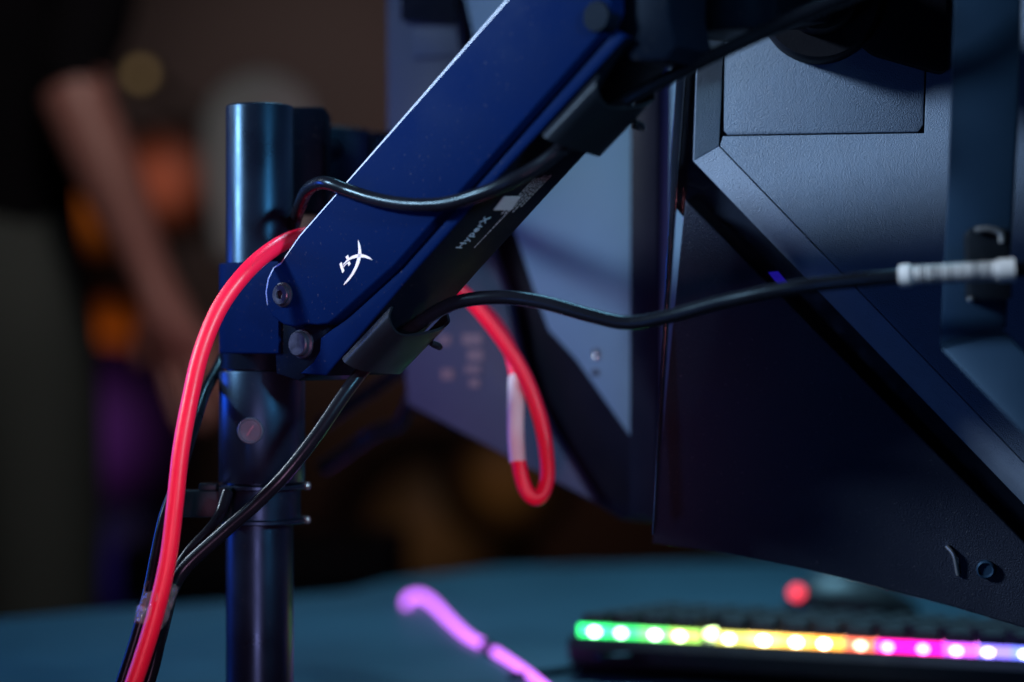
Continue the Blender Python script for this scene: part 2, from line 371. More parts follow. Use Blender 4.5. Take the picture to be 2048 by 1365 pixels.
for r, (a, b, thin) in enumerate([(0.000, 0.030, 1), (0.026, 0.052, 1), (0.026, 0.052, 1), (0.030, 0.054, 1), (0.028, 0.054, 1), (0.032, 0.055, 1)]):
    bm = bmesh.new(); x = a; base = under(930, 505, 0.0003) + BK*(0.0035 if r == 0 else -0.0020 + r*0.0022) + e1*0.002
    while x < b:
        w_ = random.uniform(0.0006, 0.0022)
        box(bm, base + e1*(x+w_/2), e1, e2, N, w_, 0.0001, 0.0007); x += w_ + random.uniform(0.0004, 0.0010)
    o = mesh_obj('fine_print', bm, M['grey_print'], link); o['kind'] = 'stuff'
g0 = under(988, 420, 0.0003)
gw = [under(987, 421), under(1022, 421), under(1042, 394), under(1008, 394)]
inlay('printed_block', gw, M['grey_print'], link, e2*-0.0002)

# cable clips on the underside: a curved channel cover with a hook
def clip(px0, py0, length, parent, hook=False):
    o0 = A.at(px0, py0, 0.0035)                      # front edge, lower end
    prof = [(0.0003, 0.000), (0.0045, -0.0022), (0.0095, 0.0008), (0.0120, 0.007), (0.0125, 0.018), (0.0120, 0.030), (0.0095, 0.037), (0.0035, 0.040)]
    th = 0.0016; cx = (0.002, 0.019)
    pr = catmull([Vector((a, b, 0)) for a, b in prof], 5)
    bm = bmesh.new(); rings = []
    ns = 14
    for i in range(ns+1):
        s = i/ns; row = []
        for j, p in enumerate(pr):
            q = j/(len(pr)-1)
            dn = Vector((p.x-cx[0], p.y-cx[1], 0)).normalized()
            scoop = 0.0075*max(0, math.sin(math.pi*min(1, q*1.15)))**1.3          # concave mouth at both ends
            l = scoop*0.55 + s*(length - scoop*1.55)
            out = p; inn = p - dn*th
            row.append((o0 + e1*l + e2*out.x + BK*out.y, o0 + e1*l + e2*inn.x + BK*inn.y))
        rings.append([(bm.verts.new(a), bm.verts.new(b)) for a, b in row])
    m = len(pr)
    for i in range(ns):
        for j in range(m-1):
            a, b, c_, d = rings[i][j], rings[i][j+1], rings[i+1][j+1], rings[i+1][j]
            bm.faces.new((a[0], b[0], c_[0], d[0])); bm.faces.new((a[1], d[1], c_[1], b[1]))
        for j in (0, m-1):
            a, d = rings[i][j], rings[i+1][j]; bm.faces.new((a[0], d[0], d[1], a[1]))
    for i in (0, ns):
        for j in range(m-1):
            a, b = rings[i][j], rings[i][j+1]; bm.faces.new((a[0], a[1], b[1], b[0]))
    ob = mesh_obj('cable_clip', bm, M['clip'], parent, 50)
    base = o0 + e1*length*0.62 + e2*0.0105 + BK*0.036
    bm = bmesh.new(); tube(bm, [base, base + BK*0.004 + e2*0.0015, base + BK*0.0075 + e2*0.001 - e1*0.002, base + BK*0.0085 - e2*0.003 - e1*0.005], 0.0016, 10, 6)
    mesh_obj('hook', bm, M['clip'], ob, 60)
    return ob
clip(684, 716, 0.0400, arm)
clip(1083, 268, 0.0390, arm)

# ------------------------------------------------------------------ main screen (right), seen from behind
ym = math.radians(9)
MN = Vector((-math.sin(ym), -math.cos(ym), 0)); MB_ = -MN
MP = Plane(P(1447, 270, 0.998), MN)
scr = thing('monitor', 'large dark monitor at right seen from behind, grained angular back panels', 'monitor', P(1700, 1150, 1.0))
def mp(pts, off): return [MP.at(x, y, off) for x, y in pts]
# glossy shell (groove floor and left rim)
shell = [(1372, -200), (1366, 0), (1345, 300), (1338, 400), (1371, 440), (1690, 760), (2010, 1083), (2600, 1680), (2600, -200)]
bm = bmesh.new(); prism(bm, mp(shell, 0.0155), MB_*0.0345, 0.0012, 2)
mesh_obj('gloss_shell', bm, M['gloss'], scr, 35)
# rim trim running down the left edge
bm = bmesh.new(); prism(bm, mp([(1384, -200), (1382, 0), (1360, 300), (1350, 420), (1308, 1070), (1303, 1070), (1338, 420), (1342, 300), (1363, 0), (1368, -200)], 0.006), MB_*0.012, 0.0010, 3)
mesh_obj('edge_trim', bm, M['gloss'], scr, 35)
# lower triangular panel
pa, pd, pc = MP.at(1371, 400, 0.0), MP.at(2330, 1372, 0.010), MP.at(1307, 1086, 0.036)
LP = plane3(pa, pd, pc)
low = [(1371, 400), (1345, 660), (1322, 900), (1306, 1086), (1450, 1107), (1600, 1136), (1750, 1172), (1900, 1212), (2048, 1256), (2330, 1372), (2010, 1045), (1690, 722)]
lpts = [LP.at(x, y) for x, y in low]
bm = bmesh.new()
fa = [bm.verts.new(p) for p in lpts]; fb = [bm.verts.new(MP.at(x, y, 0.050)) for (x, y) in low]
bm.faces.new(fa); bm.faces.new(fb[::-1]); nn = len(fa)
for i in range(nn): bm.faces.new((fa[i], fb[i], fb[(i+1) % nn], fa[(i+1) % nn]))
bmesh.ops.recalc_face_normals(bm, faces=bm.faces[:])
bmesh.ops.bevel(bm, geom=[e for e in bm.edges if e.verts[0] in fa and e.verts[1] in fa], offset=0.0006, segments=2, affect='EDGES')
lowp = mesh_obj('lower_panel', bm, M['grain_shade'], scr, 35)
# ridge strips and sunken inner panel: outer ridge edge sits 8 mm nearer than the panel
ro, ri, co, ci = (1404, -200), (1462, -200), (1386, 322), (1438, 292)
eo, ei = (2420, 1395), (2499, 1395)
def strip(name, quad):
    bm = bmesh.new(); a = [bm.verts.new(MP.at(x, y, o)) for x, y, o in quad]; b = [bm.verts.new(MP.at(x, y, 0.0190)) for x, y, o in quad]
    bm.faces.new(a); bm.faces.new(b[::-1])
    for i in range(4): bm.faces.new((a[i], b[i], b[(i+1) % 4], a[(i+1) % 4]))
    bmesh.ops.recalc_face_normals(bm, faces=bm.faces[:])
    bmesh.ops.bevel(bm, geom=[e for e in bm.edges if e.verts[0] in a and e.verts[1] in a], offset=0.0004, segments=2, affect='EDGES')
    return mesh_obj(name, bm, M['grain_lit'], scr, 30)
RO = -0.0055
strip('ridge_strip', [(*ro, RO), (*ri, 0.001), (*ci, 0.001), (*co, -0.0015)])
strip('ridge_strip', [(*co, -0.0015), (*ci, 0.001), (*ei, 0.001), (*eo, 0.0180)])
# inner panel in two plates with an open joint between
bm = bmesh.new(); prism(bm, mp([(1450.5, -200), (1448, 262), (1456, 270), (1836, 264), (1846, 250), (1860, -200)], 0.001), MB_*0.012, 0.0004, 2)
mesh_obj('cover_plate', bm, M['grain'], scr, 35)
bm = bmesh.new(); prism(bm, mp([(1440, 292), (1446, 273), (1849, 267), (1864, -200), (2600, -200), (2600, 1395), (2501, 1395)], 0.001), MB_*0.012, 0.0004, 2)
mesh_obj('inner_panel', bm, M['grain'], scr, 35)
bm = bmesh.new(); prism(bm, mp([(1445, -200), (1442, 276), (1852, 270), (1866, -200)], 0.0028), MB_*0.008)
mesh_obj('joint_backing', bm, M['matte'], scr)
# raised control nubs on the lower panel, small light in the groove
def lpp(x, y, l=0.0): return LP.at(x, y, -l)
bm = bmesh.new(); tube(bm, [lpp(1893, 1092, .001), lpp(1908, 1112, .002), lpp(1916, 1150, .001)], 0.0011, 10, 6)
mesh_obj('button', bm, M['steel'], scr, 60)
bm = bmesh.new(); lathe(bm, lpp(1972, 1138), LP.n, [(0.0046, -0.001), (0.0046, 0.002), (0.0038, 0.0026), (0.0030, 0.0014), (0.0001, 0.0012)], 28)
mesh_obj('joystick', bm, M['bracket'], scr, 40)
bm = bmesh.new(); prism(bm, mp([(1536, 545), (1556, 543), (1585, 578), (1566, 582)], 0.0140), MB_*0.002)
mesh_obj('status_light', bm, emat('status_light', (0.015, 0.01, 0.55), 0.35), scr)
# display side
bm = bmesh.new(); prism(bm, [MP.at(x, y, 0.0515) for x, y in [(1390, -180), (1345, 1000), (2300, 1190), (2300, -180)]], MB_*0.004)
mesh_obj('display', bm, emat('display_glow', (0.35, 0.25, 0.95), 0.6), scr)

# mount hub joining arm head and screen
hub = thing('screen_mount', 'black round mounting hub behind the right monitor', 'mount', MP.at(1640, 100, 0.0))
hc = MP.at(1640, 12, 0.0)
bm = bmesh.new(); lathe(bm, hc, MN, [(0.0293, 0.0), (0.0293, 0.016), (0.0280, 0.019), (0.0180, 0.019), (0.0180, 0.042), (0.0165, 0.044), (0.0001, 0.044)], 56)
mesh_obj('rotation_disc', bm, M['matte'], hub, 35)
bm = bmesh.new(); prism(bm, rounded(mp([(1560, -190), (1560, 30), (1690, 40), (1735, 105), (1895, 150), (1895, -190)], -0.010), 0.006), MB_*0.010, 0.001)
mesh_obj('mount_plate', bm, M['matte'], hub, 35)
bm = bmesh.new(); prism(bm, rounded([P(1470, -40, 0.915), P(1660, -40, 0.945), P(1660, 45, 0.945), P(1470, 50, 0.915)], 0.004), Vector((0.004, 0.022, 0)), 0.0015)
mesh_obj('hub_yoke', bm, M['arm_dark'], hub, 35)

# ------------------------------------------------------------------ near bracket at the right edge
br = thing('steel_bracket', 'blurred dark steel bracket with bent leg at the right edge', 'bracket', P(1960, 660, 0.86))
BP = Plane(P(1890, 600, 0.880), Vector((-0.25, -0.97, 0)))
bm = bmesh.new(); prism(bm, [BP.at(x, y) for x, y in [(1922, -260), (1908, 0), (1893, 420), (1880, 690), (2010, 657), (2022, 470), (2036, 230), (2046, -260)]], Vector((0.002, 0.006, 0)), 0.0012)
mesh_obj('upright', bm, M['bracket'], br, 35)
bm = bmesh.new(); prism(bm, [BP.at(1880, 697), BP.at(2010, 664), P(2400, 1090, 0.80), P(2360, 1190, 0.80)], Vector((0.002, 0.006, 0)), 0.0012)
mesh_obj('bent_leg', bm, M['bracket'], br, 35)
bm = bmesh.new(); tube(bm, [BP.at(1882, 694, 0.001), BP.at(2008, 661, 0.001)], 0.0012, 10, 4)
mesh_obj('fold', bm, M['bracket'], br, 60)
bm = bmesh.new(); prism(bm, [BP.at(x, y, 0.0065) for x, y in [(1700, -250), (2044, -250), (2044, -170), (1700, -170)]], Vector((0.002, 0.006, 0)), 0.001)
mesh_obj('crossbar', bm, M['bracket'], br, 35)
cc = thing('cable_holder', 'small black plastic cable holder fixed to the steel bracket', 'cable holder', BP.at(1965, 600))
bm = bmesh.new(); prism(bm, rounded([BP.at(x, y, -0.0005) for x, y in [(1925, 470), (1940, 455), (2010, 458), (2016, 600), (1930, 605)]], 0.002), Vector((0, -0.008, 0)), 0.001)
mesh_obj('body', bm, M['clip'], cc, 35)
bm = bmesh.new(); tube(bm, [BP.at(1950, 461, -0.0102), BP.at(1975, 458, -0.0105), BP.at(2000, 466, -0.0102), BP.at(2004, 485, -0.010)], 0.0013, 10, 6)
mesh_obj('spring', bm, M['steel'], cc, 60)
bm = bmesh.new(); lathe(bm, BP.at(1942, 600, -0.0085), Vector((-0.2, -1, 0)), [(0.0014, -0.001), (0.0014, 0.001), (0.0004, 0.0016)], 14)
mesh_obj('rivet', bm, M['steel'], cc, 40)

# ------------------------------------------------------------------ rear screen and rear arm
yr = math.atan(0.54)
RN = Vector((-math.sin(yr), -math.cos(yr), 0)); RB = -RN
RP = Plane(P(1300, 600, 1.145), RN)
def rp(pts, off): return [RP.at(x, y, off) for x, y in pts]
rs = thing('monitor', 'second monitor seen from behind, out of focus behind the slanted arm', 'monitor', RP.at(1190, 1000))
bm = bmesh.new(); prism(bm, rp([(770, -220), (774, 320), (798, 560), (812, 812), (1190, 1008), (1240, 1040), (1300, 1046), (1660, 1120), (1660, -220)], 0.014), RB*0.028, 0.002)
mesh_obj('shell', bm, M['groove'], rs, 35)
bm = bmesh.new(); prism(bm, rp([(771, -220), (775, 320), (800, 560), (814, 808), (1186, 1002), (1100, 862), (1058, 782), (1030, 700), (1016, 610), (985, 520), (958, 420), (920, 80), (912, -220)], 0.004), RB*0.010, 0.001)
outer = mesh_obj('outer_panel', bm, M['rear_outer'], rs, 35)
bm = bmesh.new(); prism(bm, rp([(928, -220), (930, 0), (947, 75), (978, 250), (1024, 450), (1070, 590), (1096, 660), (1150, 718), (1264, 880), (1264, -220)], 0.0), RB*0.014, 0.001)
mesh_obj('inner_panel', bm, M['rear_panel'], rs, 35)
bm = bmesh.new(); prism(bm, rp([(1312, -220), (1310, 960), (1660, 1110), (1660, -220)], 0.0), RB*0.014, 0.001)
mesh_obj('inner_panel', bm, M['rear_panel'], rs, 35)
bm = bmesh.new(); prism(bm, rp([(1262, -220), (1258, 1030), (1312, 1042), (1318, -220)], -0.006), RB*0.014, 0.001)
mesh_obj('spine', bm, M['groove'], rs, 35)
bm = bmesh.new(); prism(bm, rp([(800, -220), (800, 42), (912, 48), (905, -220)], -0.002), RB*0.005, 0.001)
mesh_obj('recess_cover', bm, M['gloss'], rs, 35)
bm = bmesh.new(); prism(bm, rp([(826, 52), (912, 52), (922, 112), (826, 118)], 0.002), RB*0.003, 0.0005)
mesh_obj('plate', bm, M['rear_outer'], rs, 35)
for x, y in ((1192, 705), (1191, 745)):
    bm = bmesh.new(); lathe(bm, RP.at(x, y, 0.0005), RN, [(0.0022, -0.001), (0.0022, 0.0012), (0.0012, 0.0014), (0.001, -0.0005)], 16)
    mesh_obj('screw', bm, M['bolt_dark'], rs, 40)
bm = bmesh.new(); lathe(bm, RP.at(1192, 714, 0.0), RN, [(0.0013, -0.001), (0.0013, 0.0012), (0.0004, 0.0016)], 12)
mesh_obj('screw_head', bm, M['steel'], rs, 40)
for x0, y0, x1, y1 in ((925, 668, 963, 690), (935, 700, 965, 722), (930, 732, 960, 746), (938, 758, 958, 775), (876, 670, 900, 690), (882, 738, 906, 760)):
    bm = bmesh.new(); prism(bm, rp([(x0, y0), (x1, y0), (x1, y1), (x0, y1)], 0.0036), RB*0.0006)
    mesh_obj('printed_mark', bm, M['faint_print'], outer)

ra = thing('monitor_support', 'second black arm behind the pole top leading to the rear monitor', 'monitor arm', P(610, 480, 1.07))
bm = bmesh.new(); prism(bm, rounded([P(560, 214, 1.062), P(652, 214, 1.062), P(652, 425, 1.062), P(560, 425, 1.062)], 0.003), Vector((0, 0.030, 0)), 0.0015)
mesh_obj('knuckle', bm, M['arm_dark'], ra, 35)
bm = bmesh.new(); tube(bm, [P(622, 300, 1.085), P(640, 300, 1.13), P(672, 300, 1.18)], 0.006, 14, 4)
mesh_obj('joint_rod', bm, M['arm_dark'], ra, 60)
bm = bmesh.new(); prism(bm, rounded([P(648, 250, 1.165), P(738, 258, 1.180), P(738, 390, 1.180), P(648, 390, 1.165)], 0.003), Vector((0.004, 0.03, 0)), 0.0025)
mesh_obj('elbow_block', bm, M['pole'], ra, 35)
bm = bmesh.new(); prism(bm, rounded([P(744, 262, 1.182), P(860, 268, 1.205), P(860, 380, 1.205), P(744, 390, 1.182)], 0.003), Vector((0.004, 0.03, 0)), 0.0025)
mesh_obj('head_block', bm, M['pole'], ra, 35)

# ------------------------------------------------------------------ cables
def cable(name, label, pts, r, m, group=None):
    bm = bmesh.new(); tube(bm, [P(*p) for p in pts], r, 18, 12)
    o = mesh_obj(name, bm, m, None, 60); return tag(o, label, 'cable', group)
def dA(px, py, off=0.0): return A.at(px, py, off).y
red = cable('red_cable', 'bright red cable arching over the collar, its end looped behind the arm', [
    (228, 1470, .930), (268, 1365, .935), (308, 1240, .940), (336, 1120, .944), (350, 1010, .947), (362, 900, .951), (382, 790, .956), (404, 700, .960), (440, 615, .966), (492, 545, .975), (548, 497, .992),
    (600, 474, 1.016), (680, 462, 1.05), (800, 490, 1.080), (905, 568, 1.085), (975, 640, 1.085), (1040, 735, 1.083), (1078, 830, 1.080), (1093, 910, 1.076), (1093, 965, 1.073), (1076, 996, 1.070), (1053, 982, 1.069), (1038, 930, 1.071), (1031, 860, 1.076), (1032, 800, 1.085), (1033, 752, 1.096), (1020, 700, 1.104), (992, 650, 1.106), (950, 606, 1.106)], 0.0042, M['red'])
bm = bmesh.new(); tube(bm, [P(*p) for p in [(1035, 925, 1.0710), (1031, 860, 1.0758), (1032, 800, 1.0848), (1033, 757, 1.0948)]], 0.0046, 18, 8)
mesh_obj('cable_glare', bm, M['tag_white'], red, 60)  # white tube in place of the glare on the loop's left strand
cA = [(560, 560, 1.052), (582, 470, 1.035), (600, 412, 1.008), (618, 378, .985), (650, 366, dA(650,366)-.005), (700, 383, dA(700,383)-.0045), (755, 400, dA(755,400)-.0042), (820, 410, dA(820,410)-.004), (890, 408, dA(890,408)-.004), (960, 389, dA(960,389)-.003),
      (1020, 364, dA(1020,364)+.001), (1075, 334, dA(1075,334)+.008), (1120, 300, dA(1120,300)+.014), (1190, 243, .897), (1262, 196, .886), (1400, 124, .875), (1560, 50, .868), (1700, -8, .862), (1820, -50, .86)]
cable('black_cable', 'black cable wrapped across the arm face and clipped under its upper half', cA, 0.0033, M['rubber'], 'black cables')
cB = [(240, 1480, .953), (296, 1365, .955), (322, 1260, .958), (340, 1190, .962), (372, 1134, .965), (450, 1062, .965), (510, 1010, .964), (570, 950, .963), (632, 872, .965), (692, 785, .970), (738, 728, .976), (790, 682, .972),
      (850, 638, .960), (915, 605, .950), (1000, 595, .940), (1085, 605, .933), (1180, 631, .925), (1255, 646, .918), (1335, 634, .910), (1450, 603, .897), (1600, 574, .878), (1800, 553, .860), (2030, 540, .845), (2300, 518, .838)]
cb = cable('black_cable', 'black cable running from the lower clip rightwards to a white barcode tag', cB, 0.0034, M['rubber'], 'black cables')
cable('black_cable', 'thin black cable dropping from the collar behind the red cable', [(452, 700, 1.06), (436, 735, 1.045), (408, 790, 1.012), (386, 860, .985), (356, 960, .972), (330, 1030, .966), (312, 1110, .962), (296, 1190, .958), (268, 1290, .956), (225, 1420, .955), (205, 1480, .955)], 0.0030, M['rubber'], 'black cables')
cable('black_cable', 'short black cable dropping from the pole hook into the bundle', [(455, 985, 1.0), (440, 1030, .992), (418, 1062, .982), (378, 1105, .975), (352, 1150, .971), (338, 1210, .967), (318, 1290, .963), (285, 1400, .960), (262, 1480, .960)], 0.0029, M['rubber'], 'black cables')
# barcode tag wrapped round the second cable
path = catmull([P(*p) for p in cB], 12); i0, i1 = 12*21, 12*22
def cpos(t): 
    f_ = (i0 + (i1-i0)*t); k_ = int(math.floor(f_)); return path[k_].lerp(path[k_+1], f_-k_)
def sleeve(bm, s0, s1, r, n=10): tube(bm, [cpos(s0 + (s1-s0)*k/n) for k in range(n+1)], r, 22, smooth=False)
bm = bmesh.new(); sleeve(bm, 0.0, 1.0, 0.0042, 24); tg = mesh_obj('barcode_tag', bm, M['tag_white'], cb, 60)
for s0, l in ((0.0, 0.10), (0.86, 0.14)):
    bm = bmesh.new(); sleeve(bm, s0, s0+l, 0.0050, 6); mesh_obj('tag_band', bm, M['tag_white'], tg, 60)
bm = bmesh.new(); s_ = 0.13
while s_ < 0.83:
    l = random.choice((0.006, 0.010, 0.014)); sleeve(bm, s_, s_+l, 0.00435, 2); s_ += l + random.choice((0.010, 0.016, 0.024))
o = mesh_obj('tag_bars', bm, M['tag_black'], tg, 60); o['kind'] = 'stuff'
# clear tape round the bundle
tm = bpy.data.materials.new('clear_tape'); tm.use_nodes = True; nt = tm.node_tree; b = nt.nodes['Principled BSDF']
b.inputs['Base Color'].default_value = (0.75, 0.8, 0.85, 1); b.inputs['Roughness'].default_value = 0.12; b.inputs['Alpha'].default_value = 0.17; b.inputs['Coat Weight'].default_value = 1.0
nz = nt.nodes.new('ShaderNodeTexNoise'); nz.inputs['Scale'].default_value = 160; tcx = nt.nodes.new('ShaderNodeTexCoord'); nt.links.new(tcx.outputs['Object'], nz.inputs['Vector'])
bp = nt.nodes.new('ShaderNodeBump'); bp.inputs['Strength'].default_value = 1.0; bp.inputs['Distance'].default_value = 0.004; nt.links.new(nz.outputs['Fac'], bp.inputs['Height']); nt.links.new(bp.outputs[0], b.inputs['Normal'])
bm = bmesh.new(); axis = [P(322, 1172, .950), P(312, 1205, .949), P(302, 1245, .948)]
rings = []
for i in range(13):
    t = i/12; p = axis[0].lerp(axis[2], t); ring = []
    for k in range(40):
        a = k*2*math.pi/40; rx, ry = 0.0078, 0.0115
        wob = 1 + 0.06*math.sin(5*a + 5*t) + 0.04*math.sin(11*a - 9*t) + random.uniform(-.03, .03)
        ring.append(bm.verts.new(p + Vector((rx*math.cos(a)*wob, ry*math.sin(a)*wob, 0.002*math.sin(2*a)*(1 if t > .5 else -1)))))
    rings.append(ring)
for a, b2 in zip(rings, rings[1:]):
    for k in range(40): bm.faces.new((a[k], a[(k+1) % 40], b2[(k+1) % 40], b2[k]))
tag(mesh_obj('tape', bm, tm, None, 80), 'clear tape wound round the cable bundle at lower left', 'tape')

# dim cable bundle behind the pole, left of the rear screen
cable('black_cable', 'out of focus black cable slanting up behind the pole to the rear monitor', [(640, 850, 1.32), (715, 800, 1.31), (785, 752, 1.30), (828, 716, 1.29), (850, 640, 1.29)], 0.0045, M['rubber'], 'black cables')
cable('black_cable', 'blurred black cable slanting below its twin left of the rear monitor', [(640, 940, 1.33), (705, 895, 1.33), (755, 862, 1.32), (800, 845, 1.31), (830, 780, 1.30)], 0.0045, M['rubber'], 'black cables')

# ------------------------------------------------------------------ keyboard, mouse, glowing strip on the table
K0, K1 = P(1190, 1252, 1.25), P(2048, 1294, 1.16)
kx = Vector((K1.x-K0.x, K1.y-K0.y, 0)).normalized(); ky = Vector((-kx.y, kx.x, 0))      # ky leads away from the camera
kz0 = TZ + 0.026
kb = thing('keyboard', 'black keyboard with rainbow lit keys on the table', 'keyboard', Vector((K0.x, K0.y, TZ)) + kx*0.2)
o0 = Vector((K0.x, K0.y, 0)) - kx*0.013 - ky*0.013
tilt = -0.05
def kp(a, b, c): return Vector((o0.x, o0.y, TZ)) + kx*a + ky*b + EZ*(c + tilt*b)
bm = bmesh.new()
prof = [(0.0, 0.010), (-0.004, 0.020), (0.0, 0.0262), (0.130, 0.0262), (0.142, 0.018), (0.142, 0.0085), (0.02, 0.002)]
prism(bm, [kp(0.0, b_, c_) for b_, c_ in prof], kx*0.442, 0.0012)
mesh_obj('body', bm, M['kb_body'], kb, 35)
def keycap_mesh(wd):
    bm = bmesh.new(); h = 0.0075; a = wd/2; t = a-0.0022; d = 0.0086; e = 0.0062
    vb = [bm.verts.new((x, y, 0)) for x, y in ((-a,-d), (a,-d), (a,d), (-a,d))]; vt = [bm.verts.new((x, y, h)) for x, y in ((-t,-e), (t,-e), (t,e), (-t,e))]
    bm.faces.new(vt); bm.faces.new(vb[::-1])
    for i in range(4): bm.faces.new((vb[i], vb[(i+1)%4], vt[(i+1)%4], vt[i]))
    me = bpy.data.meshes.new('key'); bmesh.ops.recalc_face_normals(bm, faces=bm.faces[:]); bm.to_mesh(me); bm.free(); me.materials.append(M['key']); return me
def led_mesh(m):
    bm = bmesh.new(); bmesh.ops.create_icosphere(bm, subdivisions=2, radius=1.0); me = bpy.data.meshes.new('key_light'); bm.to_mesh(me); bm.free(); me.materials.append(m); return me
def hue(t):
    stops = [(0.0, (0.02, 1.0, 0.22)), (0.18, (0.06, 1.0, 0.20)), (0.30, (0.55, 0.95, 0.12)), (0.45, (1.0, 0.72, 0.16)), (0.60, (1.0, 0.42, 0.05)), (0.68, (1.0, 0.20, 0.03)), (0.72, (1.0, 0.0, 0.32)), (0.86, (0.95, 0.0, 0.45)), (0.92, (0.55, 0.10, 1.0)), (1.0, (0.15, 0.18, 1.0)), (1.8, (0.1, 0.3, 1.0))]
    for (a, ca), (b_, cb_) in zip(stops, stops[1:]):
        if a <= t <= b_: return tuple(ca[i] + (cb_[i]-ca[i])*(t-a)/(b_-a) for i in range(3))
    return stops[-1][1]
rot = Matrix(((kx.x, ky.x, 0), (kx.y, ky.y, 0), (0, 0, 1))).to_quaternion()
kme = keycap_mesh(0.0172)
pitch = 0.0195; nk = 22
for r in range(6):
    for k in range(nk):
        pass
        a = 0.014 + k*pitch + (0.010 if r == 0 and k > 3 else 0) + (0.004*r if r else 0); b_ = 0.0135 + r*pitch + (0.004 if r else 0)
        if a > 0.43: continue
        o = bpy.data.objects.new('key', kme); COL.objects.link(o); o.location = kp(a, b_, 0.0318); o.rotation_mode = 'QUATERNION'; o.rotation_quaternion = rot
        o.parent = kb; o.matrix_parent_inverse = kb.matrix_basis.inverted()
        if r <= 1:
            t = a/0.262; cc_ = hue(t); jit = random.uniform(0.75, 1.25)
            st = (1.0 if r == 0 else 0.6)*jit
            wh = 0.30 if t < 0.66 else 0.10; core = tuple(wh + (1-wh)*c for c in cc_)
            em = emat('key_light', core, 18*st, (0.2, 0.2, 0.2))
            l = bpy.data.objects.new('key_light', led_mesh(em)); COL.objects.link(l)
            s_ = 0.0040; l.scale = (s_*1.2, s_, s_*0.85); l.location = kp(a + random.uniform(-.002,.002) + (0.0095 if r else 0), b_-0.0068, 0.0292); l.parent = kb; l.matrix_parent_inverse = kb.matrix_basis.inverted()
            if r == 0:
                gm = emat('key_glow', cc_, 3.6*jit, (0.1,0.1,0.1)); bm = bmesh.new(); box(bm, kp(a + 0.001, b_-0.0085, 0.0285), kx, ky, EZ, pitch*1.02, 0.0016, 0.0092)
                mesh_obj('key_halo', bm, gm, kb)  # glowing strip added for the coloured halo round the key lights

ms = thing('mouse', 'dark computer mouse with a red light beyond the keyboard', 'mouse', P(1700, 1240, 1.5))
mc = tp.at(1705, 1236); 
bm = bmesh.new(); bmesh.ops.create_uvsphere(bm, u_segments=32, v_segments=16, radius=1.0)
for v in bm.verts:
    if v.co.z < 0: v.co.z *= 0.02
    v.co = Vector((v.co.x*0.052, v.co.y*0.032, v.co.z*0.030*(1-0.25*v.co.x)))
bmesh.ops.translate(bm, verts=bm.verts[:], vec=mc + EZ*0.0016)
mesh_obj('shell', bm, M['kb_body'], ms, 60)
bm = bmesh.new(); bmesh.ops.create_icosphere(bm, subdivisions=3, radius=0.0055); bmesh.ops.translate(bm, verts=bm.verts[:], vec=Vector((mc.x-0.0435, mc.y-0.010, TZ+0.020)))
mesh_obj('red_light', bm, emat('red_light', (1.0, 0.06, 0.10), 2.2), ms, 60)
bm = bmesh.new(); box(bm, Vector((mc.x-0.043, mc.y-0.008, TZ+0.0085)), EX, EY, EZ, 0.014, 0.012, 0.0165, 0.003); mesh_obj('nose', bm, M['table'], ms, 40)
bm = bmesh.new(); tube(bm, [mc + Vector((-0.005, 0, 0.0305)), mc + Vector((-0.018, 0, 0.0320)), mc + Vector((-0.030, 0, 0.027))], 0.004, 10, 4); mesh_obj('scroll_wheel', bm, M['table_edge'], ms, 60)

gs = thing('glowing_strip', 'purple glowing light strip bending across the grey table', 'light strip', tp.at(900, 1260))
pm = emat('purple_glow', (0.62, 0.16, 1.0), 2.6)
def tpt(x, y): return tp.at(x, y) + EZ*0.0032
bm = bmesh.new(); tube(bm, [tpt(*p) for p in [(812, 1216), (818, 1204), (842, 1200), (868, 1217), (900, 1250), (938, 1284), (972, 1301)]], 0.0030, 12, 8); mesh_obj('lit_tube', bm, pm, gs, 60)
bm = bmesh.new(); tube(bm, [tpt(*p) for p in [(988, 1312), (1020, 1332), (1060, 1360), (1110, 1400)]], 0.0028, 12, 8); mesh_obj('lit_tube', bm, pm, gs, 60)
bm = bmesh.new(); tube(bm, [tpt(*p) for p in [(970, 1300), (980, 1307), (990, 1313)]], 0.0034, 12, 4); mesh_obj('joint', bm, M['matte'], gs, 60)
cb2 = [tp.at(1020, 1362) + EZ*.003, tp.at(1120, 1352) + EZ*.003, tp.at(1230, 1330) + EZ*.004, kp(0.02, -0.004, 0.014), kp(0.05, -0.001, 0.016)]
bm = bmesh.new(); tube(bm, cb2, 0.0022, 12, 8); tag(mesh_obj('keyboard_lead', bm, M['rubber'], None, 60), 'thin dark lead running along the table to the keyboard', 'cable')

# ------------------------------------------------------------------ far background
# standing person, built as one skinned body
def person(name, label, joints, edges, mats, cuts, root):
    me = bpy.data.meshes.new(name + '_rig'); me.from_pydata([j[0] for j in joints], edges, [])
    o = bpy.data.objects.new(name, me); COL.objects.link(o)
    sk = o.modifiers.new('Skin', 'SKIN'); sk.use_smooth_shade = True
    for v, j in zip(me.skin_vertices[0].data, joints): v.radius = j[1]; v.use_root = False
    me.skin_vertices[0].data[root].use_root = True
    s = o.modifiers.new('Sub', 'SUBSURF'); s.levels = 2; s.render_levels = 2
    dg = bpy.context.evaluated_depsgraph_get(); m2 = bpy.data.meshes.new_from_object(o.evaluated_get(dg))
    bpy.data.objects.remove(o); m2.name = name
    m2.materials.clear()
    for m in mats: m2.materials.append(m)
    for p in m2.polygons: p.material_index = cuts(p.center); p.use_smooth = True
    ob = bpy.data.objects.new(name, m2); COL.objects.link(ob); return tag(ob, label, 'person')
BX, BY = -0.665, 2.40
J = []; E = []
def j(x, y, z, rx, ry=None): J.append(((BX+x, BY+y, z), (rx, ry or rx))); return len(J)-1
def chain(*ids):
    for a, b_ in zip(ids, ids[1:]): E.append((a, b_))
